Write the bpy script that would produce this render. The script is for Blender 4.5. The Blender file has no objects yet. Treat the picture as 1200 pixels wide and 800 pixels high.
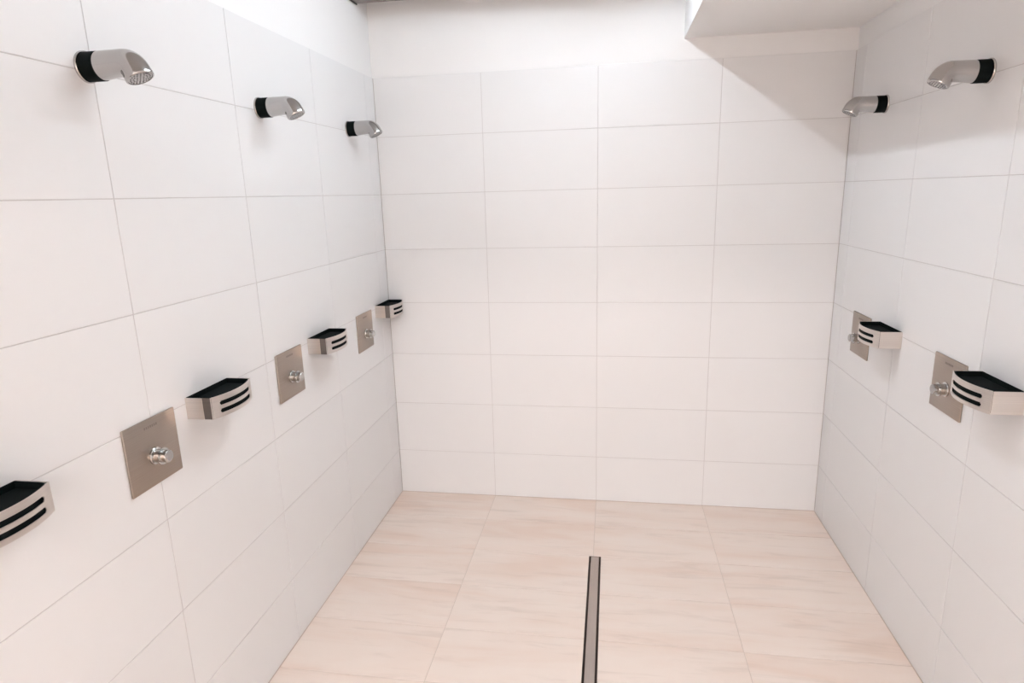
import bpy, math, random
from mathutils import Vector, Matrix
random.seed(7)
S = bpy.context.scene
COL = S.collection

# ------------------------------------------------------------------ camera
cam = bpy.data.cameras.new('camera')
cam_o = bpy.data.objects.new('camera', cam)
COL.objects.link(cam_o)
cam.sensor_width = 36.0
cam.lens = 732.37 / 1200 * 36.0
cam.clip_start = 0.02
cam_o.rotation_mode = 'XYZ'
cam_o.location = (1.2588, -3.3888, 1.7641)
cam_o.rotation_euler = (1.3391, 0.0267, 0.1545)
S.camera = cam_o

# ------------------------------------------------------------------ world, exposure
world = bpy.data.worlds.new('world')
S.world = world
world.use_nodes = True
world.node_tree.nodes['Background'].inputs[0].default_value = (1.0, 0.97, 0.95, 1)
world.node_tree.nodes['Background'].inputs[1].default_value = 0.1
S.view_settings.view_transform = 'Standard'
S.view_settings.look = 'None'
S.view_settings.gamma = 1
S.view_settings.use_curve_mapping = False
S.view_settings.exposure = 2.04
LAMP_POWER = 30.0        # emission strength of the tube in the lamp above the showers
FILL_POWER = 27.0       # emission strength of the two added, unseen fill panels beyond the opening

# ------------------------------------------------------------------ dimensions (metres)
W = 2.39            # clear width between the tiled faces
TP, TQ = 0.601, 0.301   # tile pitch along / up
HB = 0.274          # height of the cut bottom row
A0 = 0.583          # first joint on the back wall
STRIP = 0.122       # cut strip at the corner on both side walls
ZT = HB + 7 * TQ    # top of the tiling
YF = -(STRIP + 7 * TP)  # inner face of the entrance wall
ZC = 2.86           # ceiling
G = 0.0026           # joint width
SOF_X, SOF_Z = 1.60, 2.479

# ------------------------------------------------------------------ materials
def mat(name, color, rough=0.5, metal=0.0, spec=0.5, bump=None, tint=None):
    m = bpy.data.materials.new(name)
    m.use_nodes = True
    nt = m.node_tree
    b = nt.nodes['Principled BSDF']
    b.inputs['Base Color'].default_value = (*color, 1)
    b.inputs['Roughness'].default_value = rough
    b.inputs['Metallic'].default_value = metal
    b.inputs['Specular IOR Level'].default_value = spec
    if bump:
        scale, strength, dist = bump
        tc = nt.nodes.new('ShaderNodeTexCoord')
        n = nt.nodes.new('ShaderNodeTexNoise')
        n.inputs['Scale'].default_value = scale
        n.inputs['Detail'].default_value = 4
        bp = nt.nodes.new('ShaderNodeBump')
        bp.inputs['Strength'].default_value = strength
        bp.inputs['Distance'].default_value = dist
        nt.links.new(tc.outputs['Object'], n.inputs['Vector'])
        nt.links.new(n.outputs['Fac'], bp.inputs['Height'])
        nt.links.new(bp.outputs['Normal'], b.inputs['Normal'])
    if tint:
        oi = nt.nodes.new('ShaderNodeObjectInfo')
        r = nt.nodes.new('ShaderNodeMapRange')
        r.inputs['To Min'].default_value = 1 - tint
        r.inputs['To Max'].default_value = 1 + tint
        mx = nt.nodes.new('ShaderNodeVectorMath')
        mx.operation = 'SCALE'
        mx.inputs[0].default_value = color
        nt.links.new(oi.outputs['Random'], r.inputs['Value'])
        nt.links.new(r.outputs['Result'], mx.inputs['Scale'])
        nt.links.new(mx.outputs['Vector'], b.inputs['Base Color'])
    return m

def brushed(name, color, rough, axis_scale, strength=0.15):
    """steel with fine brush lines along one axis of the object"""
    m = mat(name, color, rough, 1.0)
    nt = m.node_tree
    b = nt.nodes['Principled BSDF']
    tc = nt.nodes.new('ShaderNodeTexCoord')
    mp = nt.nodes.new('ShaderNodeMapping')
    mp.inputs['Scale'].default_value = axis_scale
    n = nt.nodes.new('ShaderNodeTexNoise')
    n.inputs['Scale'].default_value = 1.0
    n.inputs['Detail'].default_value = 3
    cr = nt.nodes.new('ShaderNodeMapRange')
    cr.inputs['To Min'].default_value = 1 - strength
    cr.inputs['To Max'].default_value = 1 + strength
    mx = nt.nodes.new('ShaderNodeVectorMath')
    mx.operation = 'SCALE'
    mx.inputs[0].default_value = color
    nt.links.new(tc.outputs['Object'], mp.inputs['Vector'])
    nt.links.new(mp.outputs['Vector'], n.inputs['Vector'])
    nt.links.new(n.outputs['Fac'], cr.inputs['Value'])
    nt.links.new(cr.outputs['Result'], mx.inputs['Scale'])
    nt.links.new(mx.outputs['Vector'], b.inputs['Base Color'])
    return m

def stone_floor(name):
    """beige porcelain: streaks run along the tile's long side, each tile shifted"""
    m = mat(name, (0.6, 0.5, 0.42), 0.42, 0.0, 0.4)
    nt = m.node_tree
    b = nt.nodes['Principled BSDF']
    N = nt.nodes.new
    L = nt.links.new
    tc = N('ShaderNodeTexCoord')
    oi = N('ShaderNodeObjectInfo')
    off = N('ShaderNodeVectorMath'); off.operation = 'SCALE'
    off.inputs[0].default_value = (37.0, 19.0, 53.0)
    L(oi.outputs['Random'], off.inputs['Scale'])
    add = N('ShaderNodeVectorMath'); add.operation = 'ADD'
    L(tc.outputs['Object'], add.inputs[0]); L(off.outputs['Vector'], add.inputs[1])
    def noise(sc, detail, dist):
        mp = N('ShaderNodeMapping'); mp.inputs['Scale'].default_value = sc
        n = N('ShaderNodeTexNoise'); n.inputs['Scale'].default_value = 1.0
        n.inputs['Detail'].default_value = detail
        n.inputs['Roughness'].default_value = 0.6
        n.inputs['Distortion'].default_value = dist
        L(add.outputs['Vector'], mp.inputs['Vector']); L(mp.outputs['Vector'], n.inputs['Vector'])
        return n
    broad = noise((1.3, 6.5, 1.0), 3, 0.4)
    fine = noise((2.6, 24.0, 1.0), 4, 0.6)
    r1 = N('ShaderNodeValToRGB')
    r1.color_ramp.elements[0].position = 0.33
    r1.color_ramp.elements[0].color = (*FLOOR_PINK, 1)
    r1.color_ramp.elements[1].position = 0.62
    r1.color_ramp.elements[1].color = (*FLOOR_PALE, 1)
    e = r1.color_ramp.elements.new(0.47); e.color = (*FLOOR_MID, 1)
    L(broad.outputs['Fac'], r1.inputs['Fac'])
    r2 = N('ShaderNodeValToRGB')
    r2.color_ramp.elements[0].position = 0.30
    r2.color_ramp.elements[0].color = (0.88, 0.865, 0.85, 1)
    r2.color_ramp.elements[1].position = 0.46
    r2.color_ramp.elements[1].color = (1, 1, 1, 1)
    L(fine.outputs['Fac'], r2.inputs['Fac'])
    mx = N('ShaderNodeMix'); mx.data_type = 'RGBA'; mx.blend_type = 'MULTIPLY'
    mx.inputs[0].default_value = 0.8
    L(r1.outputs['Color'], mx.inputs[6]); L(r2.outputs['Color'], mx.inputs[7])
    L(mx.outputs[2], b.inputs['Base Color'])
    return m

FLOOR_PINK = (0.81, 0.66, 0.565)
FLOOR_MID = (0.84, 0.715, 0.63)
FLOOR_PALE = (0.855, 0.745, 0.665)

M = {
    'tile': mat('white_glazed_tile', (0.79, 0.778, 0.773), 0.38, 0, 0.4, bump=(3.0, 0.04, 0.01), tint=0.006),
    'grout': mat('pale_grey_grout', (0.63, 0.60, 0.59), 0.9, 0, 0.2, bump=(180, 0.3, 0.002)),
    'plaster': mat('white_wall_paint', (0.865, 0.85, 0.84), 0.85, 0, 0.2, bump=(90, 0.12, 0.002)),
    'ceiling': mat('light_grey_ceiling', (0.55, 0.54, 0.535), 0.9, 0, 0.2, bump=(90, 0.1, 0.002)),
    'floor': stone_floor('beige_porcelain'),
    'floor_grout': mat('beige_grout', (0.70, 0.595, 0.515), 0.9, 0, 0.2, bump=(180, 0.3, 0.002)),
    'sealant': mat('grey_silicone', (0.45, 0.40, 0.375), 0.5, 0, 0.4),
    'floor_sealant': mat('sand_silicone', (0.60, 0.49, 0.42), 0.5, 0, 0.4),
    'chrome': mat('satin_chrome', (0.49, 0.475, 0.465), 0.13, 1.0),
    'polish': mat('polished_chrome', (0.50, 0.495, 0.485), 0.06, 1.0),
    'black': mat('black_plastic', (0.0018, 0.0042, 0.0042), 0.75, 0, 0.12),
    'steel': brushed('brushed_steel', (0.68, 0.635, 0.60), 0.30, (3, 4, 700)),
    'plate': brushed('brushed_steel_plate', (0.40, 0.345, 0.30), 0.38, (3, 4, 500), 0.12),
    'dark_steel': brushed('dark_brushed_steel', (0.19, 0.175, 0.165), 0.45, (3, 4, 700)),
    'drain_steel': brushed('drain_steel', (0.50, 0.44, 0.40), 0.42, (500, 3, 3), 0.1),
    'drain_dark': mat('drain_gap', (0.14, 0.105, 0.088), 0.7, 0, 0.2),
    'ink': mat('dark_print', (0.20, 0.165, 0.15), 0.6),
    'nozzle': mat('grey_rubber', (0.20, 0.19, 0.19), 0.6),
    'rail': mat('grey_painted_metal', (0.22, 0.19, 0.175), 0.5, 0, 0.4),
    'rail_end': mat('dark_end_cap', (0.035, 0.03, 0.028), 0.6),
    'housing': mat('grey_lamp_housing', (0.5, 0.5, 0.5), 0.4),
    }
def emit(name, color, strength):
    m = bpy.data.materials.new(name); m.use_nodes = True
    nt = m.node_tree; nt.nodes.clear()
    o = nt.nodes.new('ShaderNodeOutputMaterial'); e = nt.nodes.new('ShaderNodeEmission')
    e.inputs[0].default_value = (*color, 1); e.inputs[1].default_value = strength
    nt.links.new(e.outputs[0], o.inputs[0])
    return m
TUBE = emit('lit_tube', (0.86, 0.97, 1.06), LAMP_POWER)
FILL_PANEL = emit('fill_glow', (1.04, 0.97, 0.955), FILL_POWER)

# ------------------------------------------------------------------ mesh helpers
class MB:
    def __init__(s): s.v = []; s.f = []
    def add(s, vs, fs):
        o = len(s.v); s.v += [tuple(p) for p in vs]; s.f += [tuple(i + o for i in f) for f in fs]
    def box(s, a, b, bev=0.0):
        x0, y0, z0 = a; x1, y1, z1 = b
        if bev <= 0:
            vs = [(x, y, z) for x in (x0, x1) for y in (y0, y1) for z in (z0, z1)]
            s.add(vs, [(0, 1, 3, 2), (4, 6, 7, 5), (0, 4, 5, 1), (2, 3, 7, 6), (0, 2, 6, 4), (1, 5, 7, 3)])
        else:
            import bmesh
            bm = bmesh.new()
            bmesh.ops.create_cube(bm, size=1)
            for v in bm.verts:
                v.co = Vector((x0 if v.co.x < 0 else x1, y0 if v.co.y < 0 else y1, z0 if v.co.z < 0 else z1))
            bmesh.ops.bevel(bm, geom=bm.edges[:], offset=bev, segments=2, affect='EDGES', profile=0.5)
            bm.verts.index_update()
            s.add([v.co for v in bm.verts], [[v.index for v in f.verts] for f in bm.faces])
            bm.free()
    def rings(s, rings, cap0=True, cap1=True):
        n = len(rings[0]); vs = [p for r in rings for p in r]; fs = []
        for k in range(len(rings) - 1):
            for i in range(n):
                j = (i + 1) % n
                fs.append((k * n + i, k * n + j, (k + 1) * n + j, (k + 1) * n + i))
        if cap0: fs.append(tuple(reversed(range(n))))
        if cap1: fs.append(tuple(range((len(rings) - 1) * n, len(rings) * n)))
        s.add(vs, fs)
    def lathe_x(s, prof, n=32, c=(0, 0), cap0=True, cap1=True):
        """prof: (x, r) pairs, axis along +x through (y, z) = c"""
        s.rings([[(x, c[0] + r * math.cos(2 * math.pi * i / n), c[1] + r * math.sin(2 * math.pi * i / n)) for i in range(n)]
                 for x, r in prof], cap0, cap1)
    def mesh(s, name, m, smooth=None):
        me = bpy.data.meshes.new(name)
        me.from_pydata(s.v, [], s.f)
        import bmesh
        bm = bmesh.new(); bm.from_mesh(me)
        bmesh.ops.recalc_face_normals(bm, faces=bm.faces[:])
        bm.to_mesh(me); bm.free()
        me.materials.append(m)
        if smooth is not None:
            for p in me.polygons: p.use_smooth = True
            me.set_sharp_from_angle(angle=math.radians(smooth))
        me.update()
        return me
    def build(s, name, m, parent=None, smooth=None):
        return link(name, s.mesh(name, m, smooth), parent)

def link(name, me, parent=None):
    o = bpy.data.objects.new(name, me)
    COL.objects.link(o)
    if parent is not None: o.parent = parent
    return o

def tag(o, label=None, cat=None, group=None, kind=None):
    if label: o['label'] = label
    if cat: o['category'] = cat
    if group: o['group'] = group
    if kind: o['kind'] = kind
    return o

def empty(name, loc, rz=0.0):
    o = bpy.data.objects.new(name, None)
    o.empty_display_size = 0.05
    COL.objects.link(o)
    o.location = loc; o.rotation_euler = (0, 0, rz)
    return o

def copy_tree(o, parent=None):
    c = o.copy(); COL.objects.link(c)
    if parent is not None: c.parent = parent
    for ch in list(o.children): copy_tree(ch, c)
    return c

# tiles: a thin slab with an eased front edge; local +z is the face
_tiles = {}
def tile_mesh(w, h, m, t=0.008, ch=0.0007):
    key = (round(w, 4), round(h, 4), m.name)
    if key not in _tiles:
        a, b = w / 2, h / 2
        def ring(i, z): return [(-a + i, -b + i, z), (a - i, -b + i, z), (a - i, b - i, z), (-a + i, b - i, z)]
        mb = MB(); mb.rings([ring(0, -t), ring(0, -ch), ring(ch, 0)], True, True)
        _tiles[key] = mb.mesh('tile', m)
    return _tiles[key]

def put_tile(parent, u0, u1, v0, v1, frame, m):
    """frame(u, v) -> world point, plus axes; tile fills the cell minus half a joint on each side"""
    o = link('tile', tile_mesh(u1 - u0 - G, v1 - v0 - G, m), parent)
    pos, ax = frame((u0 + u1) / 2, (v0 + v1) / 2)
    mt = Matrix((ax[0], ax[1], ax[2])).transposed().to_4x4()
    mt.translation = pos
    o.matrix_local = mt
    return o

RECESS = 0.0016
rows = [(0.0, HB)] + [(HB + k * TQ, HB + (k + 1) * TQ) for k in range(7)]
ycols = [(-STRIP, 0.0)] + [(-STRIP - (k + 1) * TP, -STRIP - k * TP) for k in range(7)]

# ------------------------------------------------------------------ floor
fl = MB(); fl.box((-0.15, YF, -0.15), (W + 0.15, 0.15, -0.05)); fl.box((-1.2, YF - 3.35, -0.15), (3.6, YF, -RECESS))
DX0, DX1, DY0, DY1 = 1.1635, 1.2215, -2.09, -0.585
# grout bed, left open where the drain channel sits
for a, b in (((-0.15, YF), (DX0, 0.15)), ((DX1, YF), (W + 0.15, 0.15)),
             ((DX0, DY1), (DX1, 0.15)), ((DX0, YF), (DX1, DY0))):
    fl.box((a[0], a[1], -0.05), (b[0], b[1], -RECESS))
floor = fl.build('floor', M['floor_grout'])
tag(floor, 'beige porcelain floor of long streaked tiles', kind='structure')
fxc = [(0, A0), (A0, A0 + TP), (A0 + TP, A0 + 2 * TP), (A0 + 2 * TP, W)]
fy = [0.0, -0.2835]
while fy[-1] - TQ > YF: fy.append(fy[-1] - TQ)
fy.append(YF)
ffr = lambda u, v: (Vector((u, v, 0)), (Vector((1, 0, 0)), Vector((0, 1, 0)), Vector((0, 0, 1))))
for k in range(len(fy) - 1):
    y1, y0 = fy[k], fy[k + 1]
    along = y1 <= DY1 + 0.01 and y0 >= DY0 - 0.01
    for i, (x0, x1) in enumerate(fxc):
        if along and i == 1: x1 = DX0 + G / 2
        if along and i == 2: x0 = DX1 - G / 2
        put_tile(floor, x0, x1, y0, y1, ffr, M['floor'])

# ------------------------------------------------------------------ walls
def wall_body(name, a, b, pa, pb, label):
    mb = MB(); mb.box(a, b)
    w = mb.build(name, M['grout'])
    tag(w, label, kind='structure')
    p = MB(); p.box(pa, pb)
    p.build('plaster_panel', M['plaster'], w)
    return w

PB = 0.007   # the painted wall stands back behind the tile face
wl = wall_body('wall_left', (-0.15, YF, 0), (-RECESS, 0, ZT - 0.004), (-0.15, YF, ZT - 0.004), (-PB, PB, ZC),
               'white tiled wall opposite the soffit, painted above the tiles')
wr = wall_body('wall_right', (W + RECESS, YF, 0), (W + 0.15, 0, ZT - 0.004), (W + PB, YF, ZT - 0.004), (W + 0.15, PB, ZC),
               'white tiled wall under the soffit')
wb = wall_body('wall_back', (-0.15, RECESS, 0), (W + 0.15, 0.15, ZT - 0.004), (-0.15, PB, ZT - 0.004), (W + 0.15, 0.15, ZC),
               'white tiled end wall at the head of the floor drain')
lfr = lambda u, v: (Vector((0, u, v)), (Vector((0, 1, 0)), Vector((0, 0, 1)), Vector((1, 0, 0))))
rfr = lambda u, v: (Vector((W, u, v)), (Vector((0, -1, 0)), Vector((0, 0, 1)), Vector((-1, 0, 0))))
bfr = lambda u, v: (Vector((u, 0, v)), (Vector((1, 0, 0)), Vector((0, 0, 1)), Vector((0, -1, 0))))
for z0, z1 in rows:
    for y0, y1 in ycols:
        put_tile(wl, y0, y1, z0, z1, lfr, M['tile'])
        put_tile(wr, y0, y1, z0, z1, rfr, M['tile'])
    for x0, x1 in fxc:
        put_tile(wb, x0, x1, z0, z1, bfr, M['tile'])

# entrance wall behind the camera: a wide opening into the bright changing room
DOX0, DOX1, DOZ = 0.15, 2.24, 2.40
YR = YF - 3.2
fw = MB()
for a, b in (((-1.2, 0), (DOX0, DOZ)), ((DOX1, 0), (3.6, DOZ)), ((-1.2, DOZ), (3.6, ZC))):
    fw.box((a[0], YF - 0.15, a[1]), (b[0], YF, b[1]))
wf = fw.build('wall_front', M['plaster'])
tag(wf, 'white painted entrance wall with a wide opening', kind='structure')
for nm, a, b in (('wall_changing_a', (-1.2, YR, 0), (-1.05, YF - 0.15, ZC)), ('wall_changing_b', (3.45, YR, 0), (3.6, YF - 0.15, ZC)),
                 ('wall_changing_c', (-1.2, YR - 0.15, 0), (3.6, YR, ZC))):
    cw = MB(); cw.box(a, b)
    tag(cw.build(nm, M['plaster']), 'painted wall of the changing room beyond the opening', kind='structure')

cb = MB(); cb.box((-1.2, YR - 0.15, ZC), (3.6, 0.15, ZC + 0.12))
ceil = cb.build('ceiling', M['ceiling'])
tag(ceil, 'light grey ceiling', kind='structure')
sb = MB(); sb.box((SOF_X, YF, SOF_Z), (W + PB, PB, ZC), 0.002)
soffit = sb.build('soffit', M['plaster'])
tag(soffit, 'white boxed-in soffit running along the top of the wall', kind='structure')

# sealant beads in the corners and along the floor
def bead(name, a, b, m, label):
    mb = MB(); mb.box(a, b, 0.0008)
    tag(mb.build(name, m), label, kind='structure')
q = 0.0022
bead('trim_1', (0.0003, -q, 0.003), (q, -0.0003, ZT - 0.002), M['sealant'], 'grey silicone bead in the corner away from the soffit')
bead('trim_2', (W - q, -q, 0.003), (W - 0.0003, -0.0003, ZT - 0.002), M['sealant'], 'grey silicone bead in the corner under the soffit')
bead('trim_3', (q, -0.003, 0.0003), (W - q, -0.0003, 0.003), M['floor_sealant'], 'sand silicone bead along the foot of the end wall')
bead('trim_4', (0.0003, YF, 0.0003), (0.003, -q, 0.003), M['floor_sealant'], 'sand silicone bead along the foot of the wall opposite the soffit')
bead('trim_5', (W - 0.003, YF, 0.0003), (W - 0.0003, -q, 0.003), M['floor_sealant'], 'sand silicone bead along the foot of the wall under the soffit')

# ------------------------------------------------------------------ ceiling lamp (linear, along the room), added fill panels
def ceiling_lamp(x, y0, y1, tube_mat, label):
    t = empty('ceiling_lamp', (x, (y0 + y1) / 2, ZC))
    h = (y1 - y0) / 2
    b = MB(); b.box((-0.03, -h - 0.03, -0.035), (0.03, h + 0.03, 0.0), 0.004); b.build('housing', M['housing'], t)
    for s in (-1, 1):
        e = MB(); e.box((-0.016, s * (h + 0.012) - 0.012, -0.098), (0.016, s * (h + 0.012) + 0.012, -0.035), 0.003)
        e.build('lamp_holder', M['housing'], t)
    g = MB(); n = 14; r = 0.008
    g.rings([[(r * math.cos(2 * math.pi * i / n), yy, -0.078 + r * math.sin(2 * math.pi * i / n)) for i in range(n)] for yy in (-h, h)])
    g.build('tube', tube_mat, t, 40)
    tag(t, label, 'lamp')
ceiling_lamp(1.19, -1.90, -0.45, TUBE, 'linear fluorescent lamp on the ceiling above the floor drain')
for k, px in enumerate((0.35, 2.05)):  # unseen glowing panels, added to give soft fill from behind the camera
    pt = empty('fill_panel', (px, YF - 1.9, ZC))
    b = MB(); b.box((-0.31, -0.31, -0.03), (0.31, 0.31, 0.0), 0.003); b.build('housing', M['housing'], pt)
    d = MB(); d.box((-0.295, -0.295, -0.033), (0.295, 0.295, -0.0302)); d.build('diffuser', FILL_PANEL, pt)
    tag(pt, ('square fill panel added in the changing room, across from the soffit', 'square fill panel added in the changing room, in line with the soffit')[k], 'lamp', 'added fill panels in the changing room')

# metal rail just under the ceiling in front of the end wall
rt = empty('ceiling_rail', (0, -0.20, ZC))
rb = MB(); rb.box((0.006, -0.045, -0.163), (SOF_X - 0.004, 0.045, 0.0), 0.004); rb.build('rail_body', M['rail'], rt)
rc = MB(); rc.box((-0.001, -0.048, -0.167), (0.0055, 0.048, 0.0), 0.002); rc.build('end_cap', M['rail_end'], rt)
tag(rt, 'grey metal rail with a dark end cap under the ceiling along the end wall', 'rail')

# ------------------------------------------------------------------ floor drain
dt = empty('floor_drain', ((DX0 + DX1) / 2, (DY0 + DY1) / 2, -0.05))
hw, hl = (DX1 - DX0) / 2, (DY1 - DY0) / 2
c = MB()
c.box((-hw, -hl, 0.0), (hw, hl, 0.012))
for s in (-1, 1):
    c.box((min(s * hw, s * (hw - 0.0018)), -hl, 0.012), (max(s * hw, s * (hw - 0.0018)), hl, 0.0495))
    c.box((-hw + 0.0018, min(s * hl, s * (hl - 0.0018)), 0.012), (hw - 0.0018, max(s * hl, s * (hl - 0.0018)), 0.0495))
c.build('channel', M['drain_dark'], dt)
cv = MB(); cv.box((-hw + 0.0095, -hl + 0.004, 0.040), (hw - 0.0095, hl - 0.003, 0.0497), 0.0012)
cv.build('cover', M['drain_steel'], dt)
lg = MB(); lg.box((-0.008, -hl + 0.1, 0.012), (0.008, hl - 0.1, 0.040))
lg.build('cover_support', M['drain_dark'], dt)
tag(dt, 'long narrow steel floor drain with a dark slot on each side', 'drain')

# ------------------------------------------------------------------ shower head (local: wall plane x = 0, +x out of the wall)
def make_head():
    t = empty('overhead_shower', (0, 0, 0))
    b = MB(); b.lathe_x([(0.0, 0.0368), (0.004, 0.0368), (0.006, 0.0355), (0.006, 0.030)], 40)
    b.build('wall_rosette', M['chrome'], t, 35)
    n = 40
    R = 0.0340
    def ring(x, r, tilt=0.0, up=0.0):
        return [(x - tilt * math.sin(2 * math.pi * i / n), r * math.cos(2 * math.pi * i / n), up + r * math.sin(2 * math.pi * i / n)) for i in range(n)]
    k = MB(); k.rings([ring(0.0062, R - 0.001), ring(0.0075, R), ring(0.0425, R, 0.0015), ring(0.0435, R - 0.001, 0.0015)])
    k.build('collar', M['black'], t, 35)
    body = MB()
    P = (0.104, -0.0275)
    OFF = 0.0315
    END = math.radians(65)
    rings = [ring(0.0440, R - 0.0018, 0.0015, 0.0008), ring(0.0450, R - 0.0008, 0.0015, 0.0008), ring(0.060, 0.0325, 0.001, 0.0020), ring(0.085, 0.0312, 0.0, 0.0034)]
    def sec(th, r, push=0.0):
        up = Vector((math.sin(th), 0, math.cos(th)))
        fw_ = Vector((math.cos(th), 0, -math.sin(th)))
        cc = Vector((P[0], 0, P[1])) + up * OFF + fw_ * push
        return [tuple(cc + Vector((0, 1, 0)) * r * math.cos(2 * math.pi * i / n) + up * r * math.sin(2 * math.pi * i / n)) for i in range(n)]
    for q_ in range(11):
        rings.append(sec(END * q_ / 10, 0.0310 + 0.0012 * q_ / 10))
    E0 = 0.021
    rings += [sec(END, 0.0328, 0.010), sec(END, 0.0332, E0 - 0.004), sec(END, 0.0322, E0 - 0.001), sec(END, 0.0300, E0), sec(END, 0.0285, E0), sec(END, 0.0280, E0 - 0.002)]
    body.rings(rings)
    body.build('elbow_body', M['chrome'], t, 38)
    f = MB(); f.rings([sec(END, 0.0278, E0 - 0.0026), sec(END, 0.0278, E0 - 0.001), sec(END, 0.0250, E0 - 0.0004), sec(END, 0.002, E0)])
    face = f.build('spray_face', M['polish'], t, 30)
    nz = MB()
    up = Vector((math.sin(END), 0, math.cos(END))); fw_ = Vector((math.cos(END), 0, -math.sin(END)))
    c0 = Vector((P[0], 0, P[1])) + up * OFF
    for cnt, rr in ((1, 0.0), (6, 0.0085), (12, 0.0160), (18, 0.0228)):
        for i in range(cnt):
            a = 2 * math.pi * (i + 0.3 * rr * 100) / cnt
            cc = c0 + Vector((0, 1, 0)) * rr * math.cos(a) + up * rr * math.sin(a)
            def rg(r, p): return [tuple(cc + fw_ * p + Vector((0, 1, 0)) * r * math.cos(j * math.pi / 3) + up * r * math.sin(j * math.pi / 3)) for j in range(6)]
            nz.rings([rg(0.0021, E0 - 0.001), rg(0.0018, E0 + 0.0007)], False, True)
    o = nz.build('nozzles', M['nozzle'], face); o['kind'] = 'stuff'
    return t

# ------------------------------------------------------------------ push-button valve plate
def make_valve():
    t = empty('shower_valve', (0, 0, 0))
    w, h = 0.2, 0.192
    p = MB(); p.box((0.0, -w / 2, -h / 2), (0.0075, w / 2, h / 2), 0.003)
    plate = p.build('plate', M['plate'], t, 35)
    g = MB()
    # a small, worn maker's imprint: a row of short dark strokes
    xs = [-0.026, -0.0185, -0.011, -0.0035, 0.004, 0.0115, 0.019]
    for i, yy in enumerate(xs):
        g.box((0.0074, yy, 0.0705), (0.0078, yy + 0.005, 0.0775))
    g.build('imprint', M['ink'], plate)
    kz = -0.013
    k = MB()
    k.lathe_x([(0.0070, 0.0245), (0.0120, 0.0245), (0.0135, 0.0230), (0.0135, 0.019), (0.030, 0.0185)], 36, (0, kz))
    k.build('knob_base', M['polish'], t, 35)
    b = MB()
    b.lathe_x([(0.0250, 0.0165), (0.0300, 0.0240), (0.0335, 0.0240), (0.0335, 0.0178), (0.0490, 0.0175), (0.0508, 0.0160), (0.0514, 0.013)], 36, (0, kz))
    btn = b.build('push_button', M['polish'], t, 35)
    d = MB(); d.lathe_x([(0.0508, 0.0128), (0.0520, 0.0122)], 30, (0, kz)); d.build('button_cap', M['chrome'], btn, 35)
    return t

# ------------------------------------------------------------------ soap dish
DW, DH = 0.214, 0.068     # width along the wall, height; local z = 0 is the rim
def dish_path(off=0.0, v_start=0.083):
    """band outline from one flank round the bowed front to the other: (y, x) points and params"""
    hw_ = DW / 2 - off; side = 0.078; bulge = 0.026
    pts = [(-hw_, v_start)]
    # corner fillet towards the bowed front
    n = 26
    R_ = ((DW / 2) ** 2 + bulge ** 2) / (2 * bulge)
    cx = side + 0.004 - off + bulge - R_
    a_end = math.asin((hw_ - 0.006) / R_)
    front = []
    for i in range(n + 1):
        a = -a_end + 2 * a_end * i / n
        front.append((R_ * math.sin(a), cx + R_ * math.cos(a)))
    p0, p1 = Vector(pts[-1]), Vector(front[0])
    ctrl = Vector((-hw_, front[0][1] - 0.001))
    for i in range(1, 5):
        tt = i / 5
        pts.append(tuple((1 - tt) ** 2 * p0 + 2 * tt * (1 - tt) * ctrl + tt ** 2 * p1))
    left = pts[:]
    full = left + front + [(-a, b) for a, b in reversed(left)]
    return full

def band(name, path, zs, hole, th, m, parent):
    """sheet of thickness th following path, z levels zs, cells removed where hole(ymid, zmid)"""
    n = len(path); L = len(zs)
    nor = []
    for i in range(n):
        a = Vector(path[max(i - 1, 0)]); b = Vector(path[min(i + 1, n - 1)])
        d = (b - a).normalized(); nor.append(Vector((-d.y, d.x)))   # outward in (y, x)
    vs = []
    for layer in (0, 1):
        for i in range(n):
            for z in zs:
                p = Vector(path[i]) - (nor[i] * th if layer else Vector((0, 0)))
                vs.append((p[1], p[0], z))
    idx = lambda l, i, j: l * n * L + i * L + j
    keep = [[not hole((path[i][0] + path[i + 1][0]) / 2, (zs[j] + zs[j + 1]) / 2) for j in range(L - 1)] for i in range(n - 1)]
    fs = []
    K = lambda i, j: 0 <= i < n - 1 and 0 <= j < L - 1 and keep[i][j]
    for i in range(n - 1):
        for j in range(L - 1):
            if not keep[i][j]: continue
            fs.append((idx(0, i, j), idx(0, i + 1, j), idx(0, i + 1, j + 1), idx(0, i, j + 1)))
            fs.append((idx(1, i, j), idx(1, i, j + 1), idx(1, i + 1, j + 1), idx(1, i + 1, j)))
            for (di, dj, e) in ((-1, 0, ((i, j), (i, j + 1))), (1, 0, ((i + 1, j), (i + 1, j + 1))), (0, -1, ((i, j), (i + 1, j))), (0, 1, ((i, j + 1), (i + 1, j + 1)))):
                if not K(i + di, j + dj):
                    (a, b), (c_, d_) = e
                    fs.append((idx(0, a, b), idx(0, c_, d_), idx(1, c_, d_), idx(1, a, b)))
    mb = MB(); mb.add(vs, fs)
    return mb.build(name, m, parent, 30)

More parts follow.
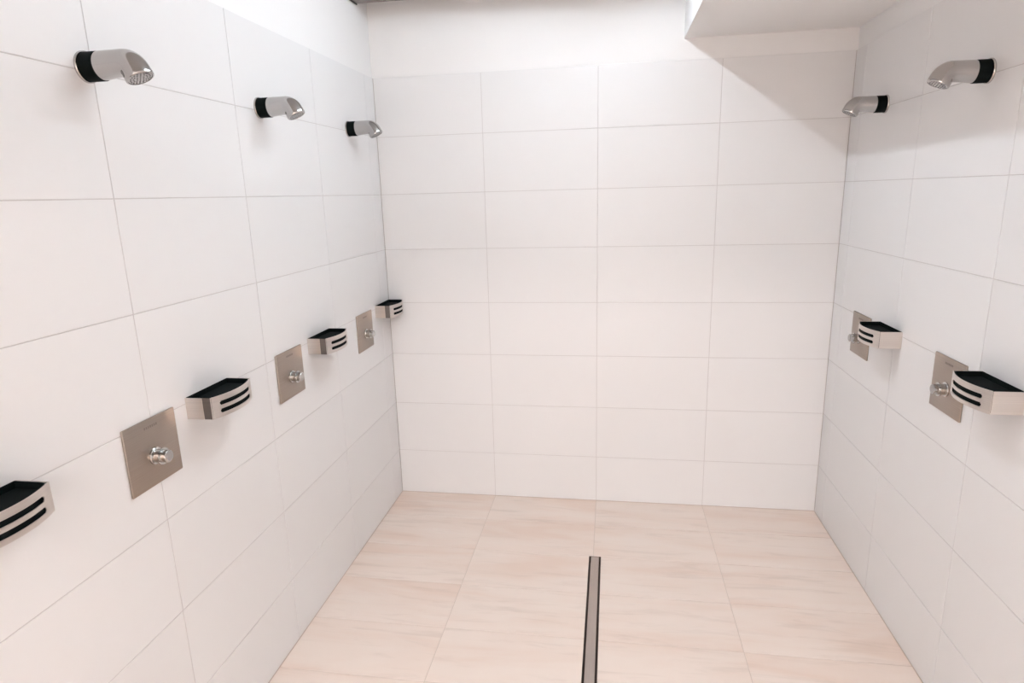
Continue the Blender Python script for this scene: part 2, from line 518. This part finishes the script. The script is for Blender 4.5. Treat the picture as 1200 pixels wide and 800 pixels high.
def make_dish():
    t = empty('soap_dish', (0, 0, 0))
    # the path is refined where the slots end so that their ends come out rounded
    base = dish_path()
    path = []
    for i in range(len(base) - 1):
        a, b = Vector(base[i]), Vector(base[i + 1])
        sub = 3 if abs(abs((a + b)[0] / 2) - 0.078) < 0.008 else 1
        for k in range(sub): path.append(tuple(a.lerp(b, k / sub)))
    path.append(base[-1])
    s1, s2 = (-0.0310, -0.0180), (-0.0555, -0.0425)
    zs = [-DH]
    for lo, hi in (s2, s1):
        zs += [lo, lo + 0.0028, (lo + hi) / 2, hi - 0.0028, hi]
    zs.append(0.0)
    def hole(y, z):
        for lo, hi in (s1, s2):
            if lo < z < hi:
                edge = min(z - lo, hi - z)
                return abs(y) < (0.0785 if edge > 0.002 else 0.0755)
        return False
    band('front_band', path, zs, hole, 0.0016, M['steel'], t)
    # one flank is a single panel up to the band; the other stops short, with a recessed strip of darker steel before the band
    p = MB(); p.box((0.0, DW / 2 - 0.0020, -DH), (0.0812, DW / 2 - 0.0002, -0.0008), 0.0005); p.build('side_panel', M['steel'], t)
    p = MB(); p.box((0.0, -DW / 2 + 0.0002, -DH), (0.0560, -DW / 2 + 0.0020, -0.0008), 0.0005); p.build('side_panel', M['steel'], t)
    p = MB(); p.box((0.0545, -DW / 2 + 0.0024, -DH), (0.0845, -DW / 2 + 0.0042, -0.0012), 0.0004); p.build('flank_strip', M['dark_steel'], t)
    # black tray: follows the band 0.6 mm inside it, open at the top
    inner = [(-DW / 2 + 0.0046, 0.0015)] + [(y, x) for y, x in dish_path(0.0046, 0.03)][1:-1] + [(DW / 2 - 0.0046, 0.0015)]
    inner = [(y, min(x, 1) ) for y, x in inner]
    cy, cx = 0.0, 0.05
    def ringz(k, z): return [(cx + (x - cx) * k, y * (1 - (1 - k) * 0.5), z) for y, x in inner]
    tr = MB()
    tr.rings([ringz(1.0, -DH + 0.002), ringz(1.0, -0.0008), ringz(0.95, -0.0008), ringz(0.94, -0.016)], True, True)
    tr.build('tray', M['black'], t, 30)
    return t

# ------------------------------------------------------------------ placing: left wall at x = 0, right wall turned by 180 degrees
GH, GV, GD = 'shower heads along the two long walls', 'push-button valve plates under the shower heads', 'soap dishes beside the valve plates'
def place(proto, used, side, y, z, label, cat, group):
    o = proto if not used else copy_tree(proto)
    o.location = (0.0 if side == 'L' else W, y, z)
    o.rotation_euler = (0, 0, 0 if side == 'L' else math.pi)
    tag(o, label, cat, group)

head, valve, dish = make_head(), make_valve(), make_dish()
HZ, VZ, DZ = 2.0895, 1.094, 1.197
heads = [
    ('L', -1.943, 'chrome shower head with black collar, wall opposite the soffit, farthest from the end wall'),
    ('L', -1.172, 'chrome shower head with black collar, middle one of three opposite the soffit'),
    ('L', -0.383, 'chrome shower head with black collar, wall opposite the soffit, next to the end wall'),
    ('R', -1.148, 'chrome shower head under the soffit, the one farther from the end wall'),
    ('R', -0.400, 'chrome shower head under the soffit, beside the end wall corner'),
]
for i, (s, y, lab) in enumerate(heads): place(head, i, s, y, HZ, lab, 'shower head', GH)
valves = [
    ('L', -1.940, 'brushed steel valve plate with chrome button, opposite the soffit, farthest from the end wall'),
    ('L', -1.166, 'brushed steel valve plate with chrome button, middle one of three opposite the soffit'),
    ('L', -0.386, 'brushed steel valve plate with chrome button, opposite the soffit, next to the end wall'),
    ('R', -1.166, 'brushed steel valve plate on the soffit side, the one farther from the end wall'),
    ('R', -0.393, 'brushed steel valve plate on the soffit side, beside the end wall corner'),
]
for i, (s, y, lab) in enumerate(valves): place(valve, i, s, y, VZ, lab, 'shower valve', GV)
dishes = [
    ('L', -2.440, 'steel soap dish with black tray, opposite the soffit, fourth from the end wall'),
    ('L', -1.674, 'steel soap dish with black tray, opposite the soffit, third from the end wall'),
    ('L', -0.893, 'steel soap dish with black tray, opposite the soffit, second from the end wall'),
    ('L', -0.112, 'steel soap dish with black tray in the corner touching the end wall'),
    ('R', -1.447, 'steel soap dish with black tray on the soffit side, farther from the end wall'),
    ('R', -0.685, 'steel soap dish with black tray on the soffit side, nearer to the end wall'),
]
for i, (s, y, lab) in enumerate(dishes): place(dish, i, s, y, DZ, lab, 'soap dish', GD)
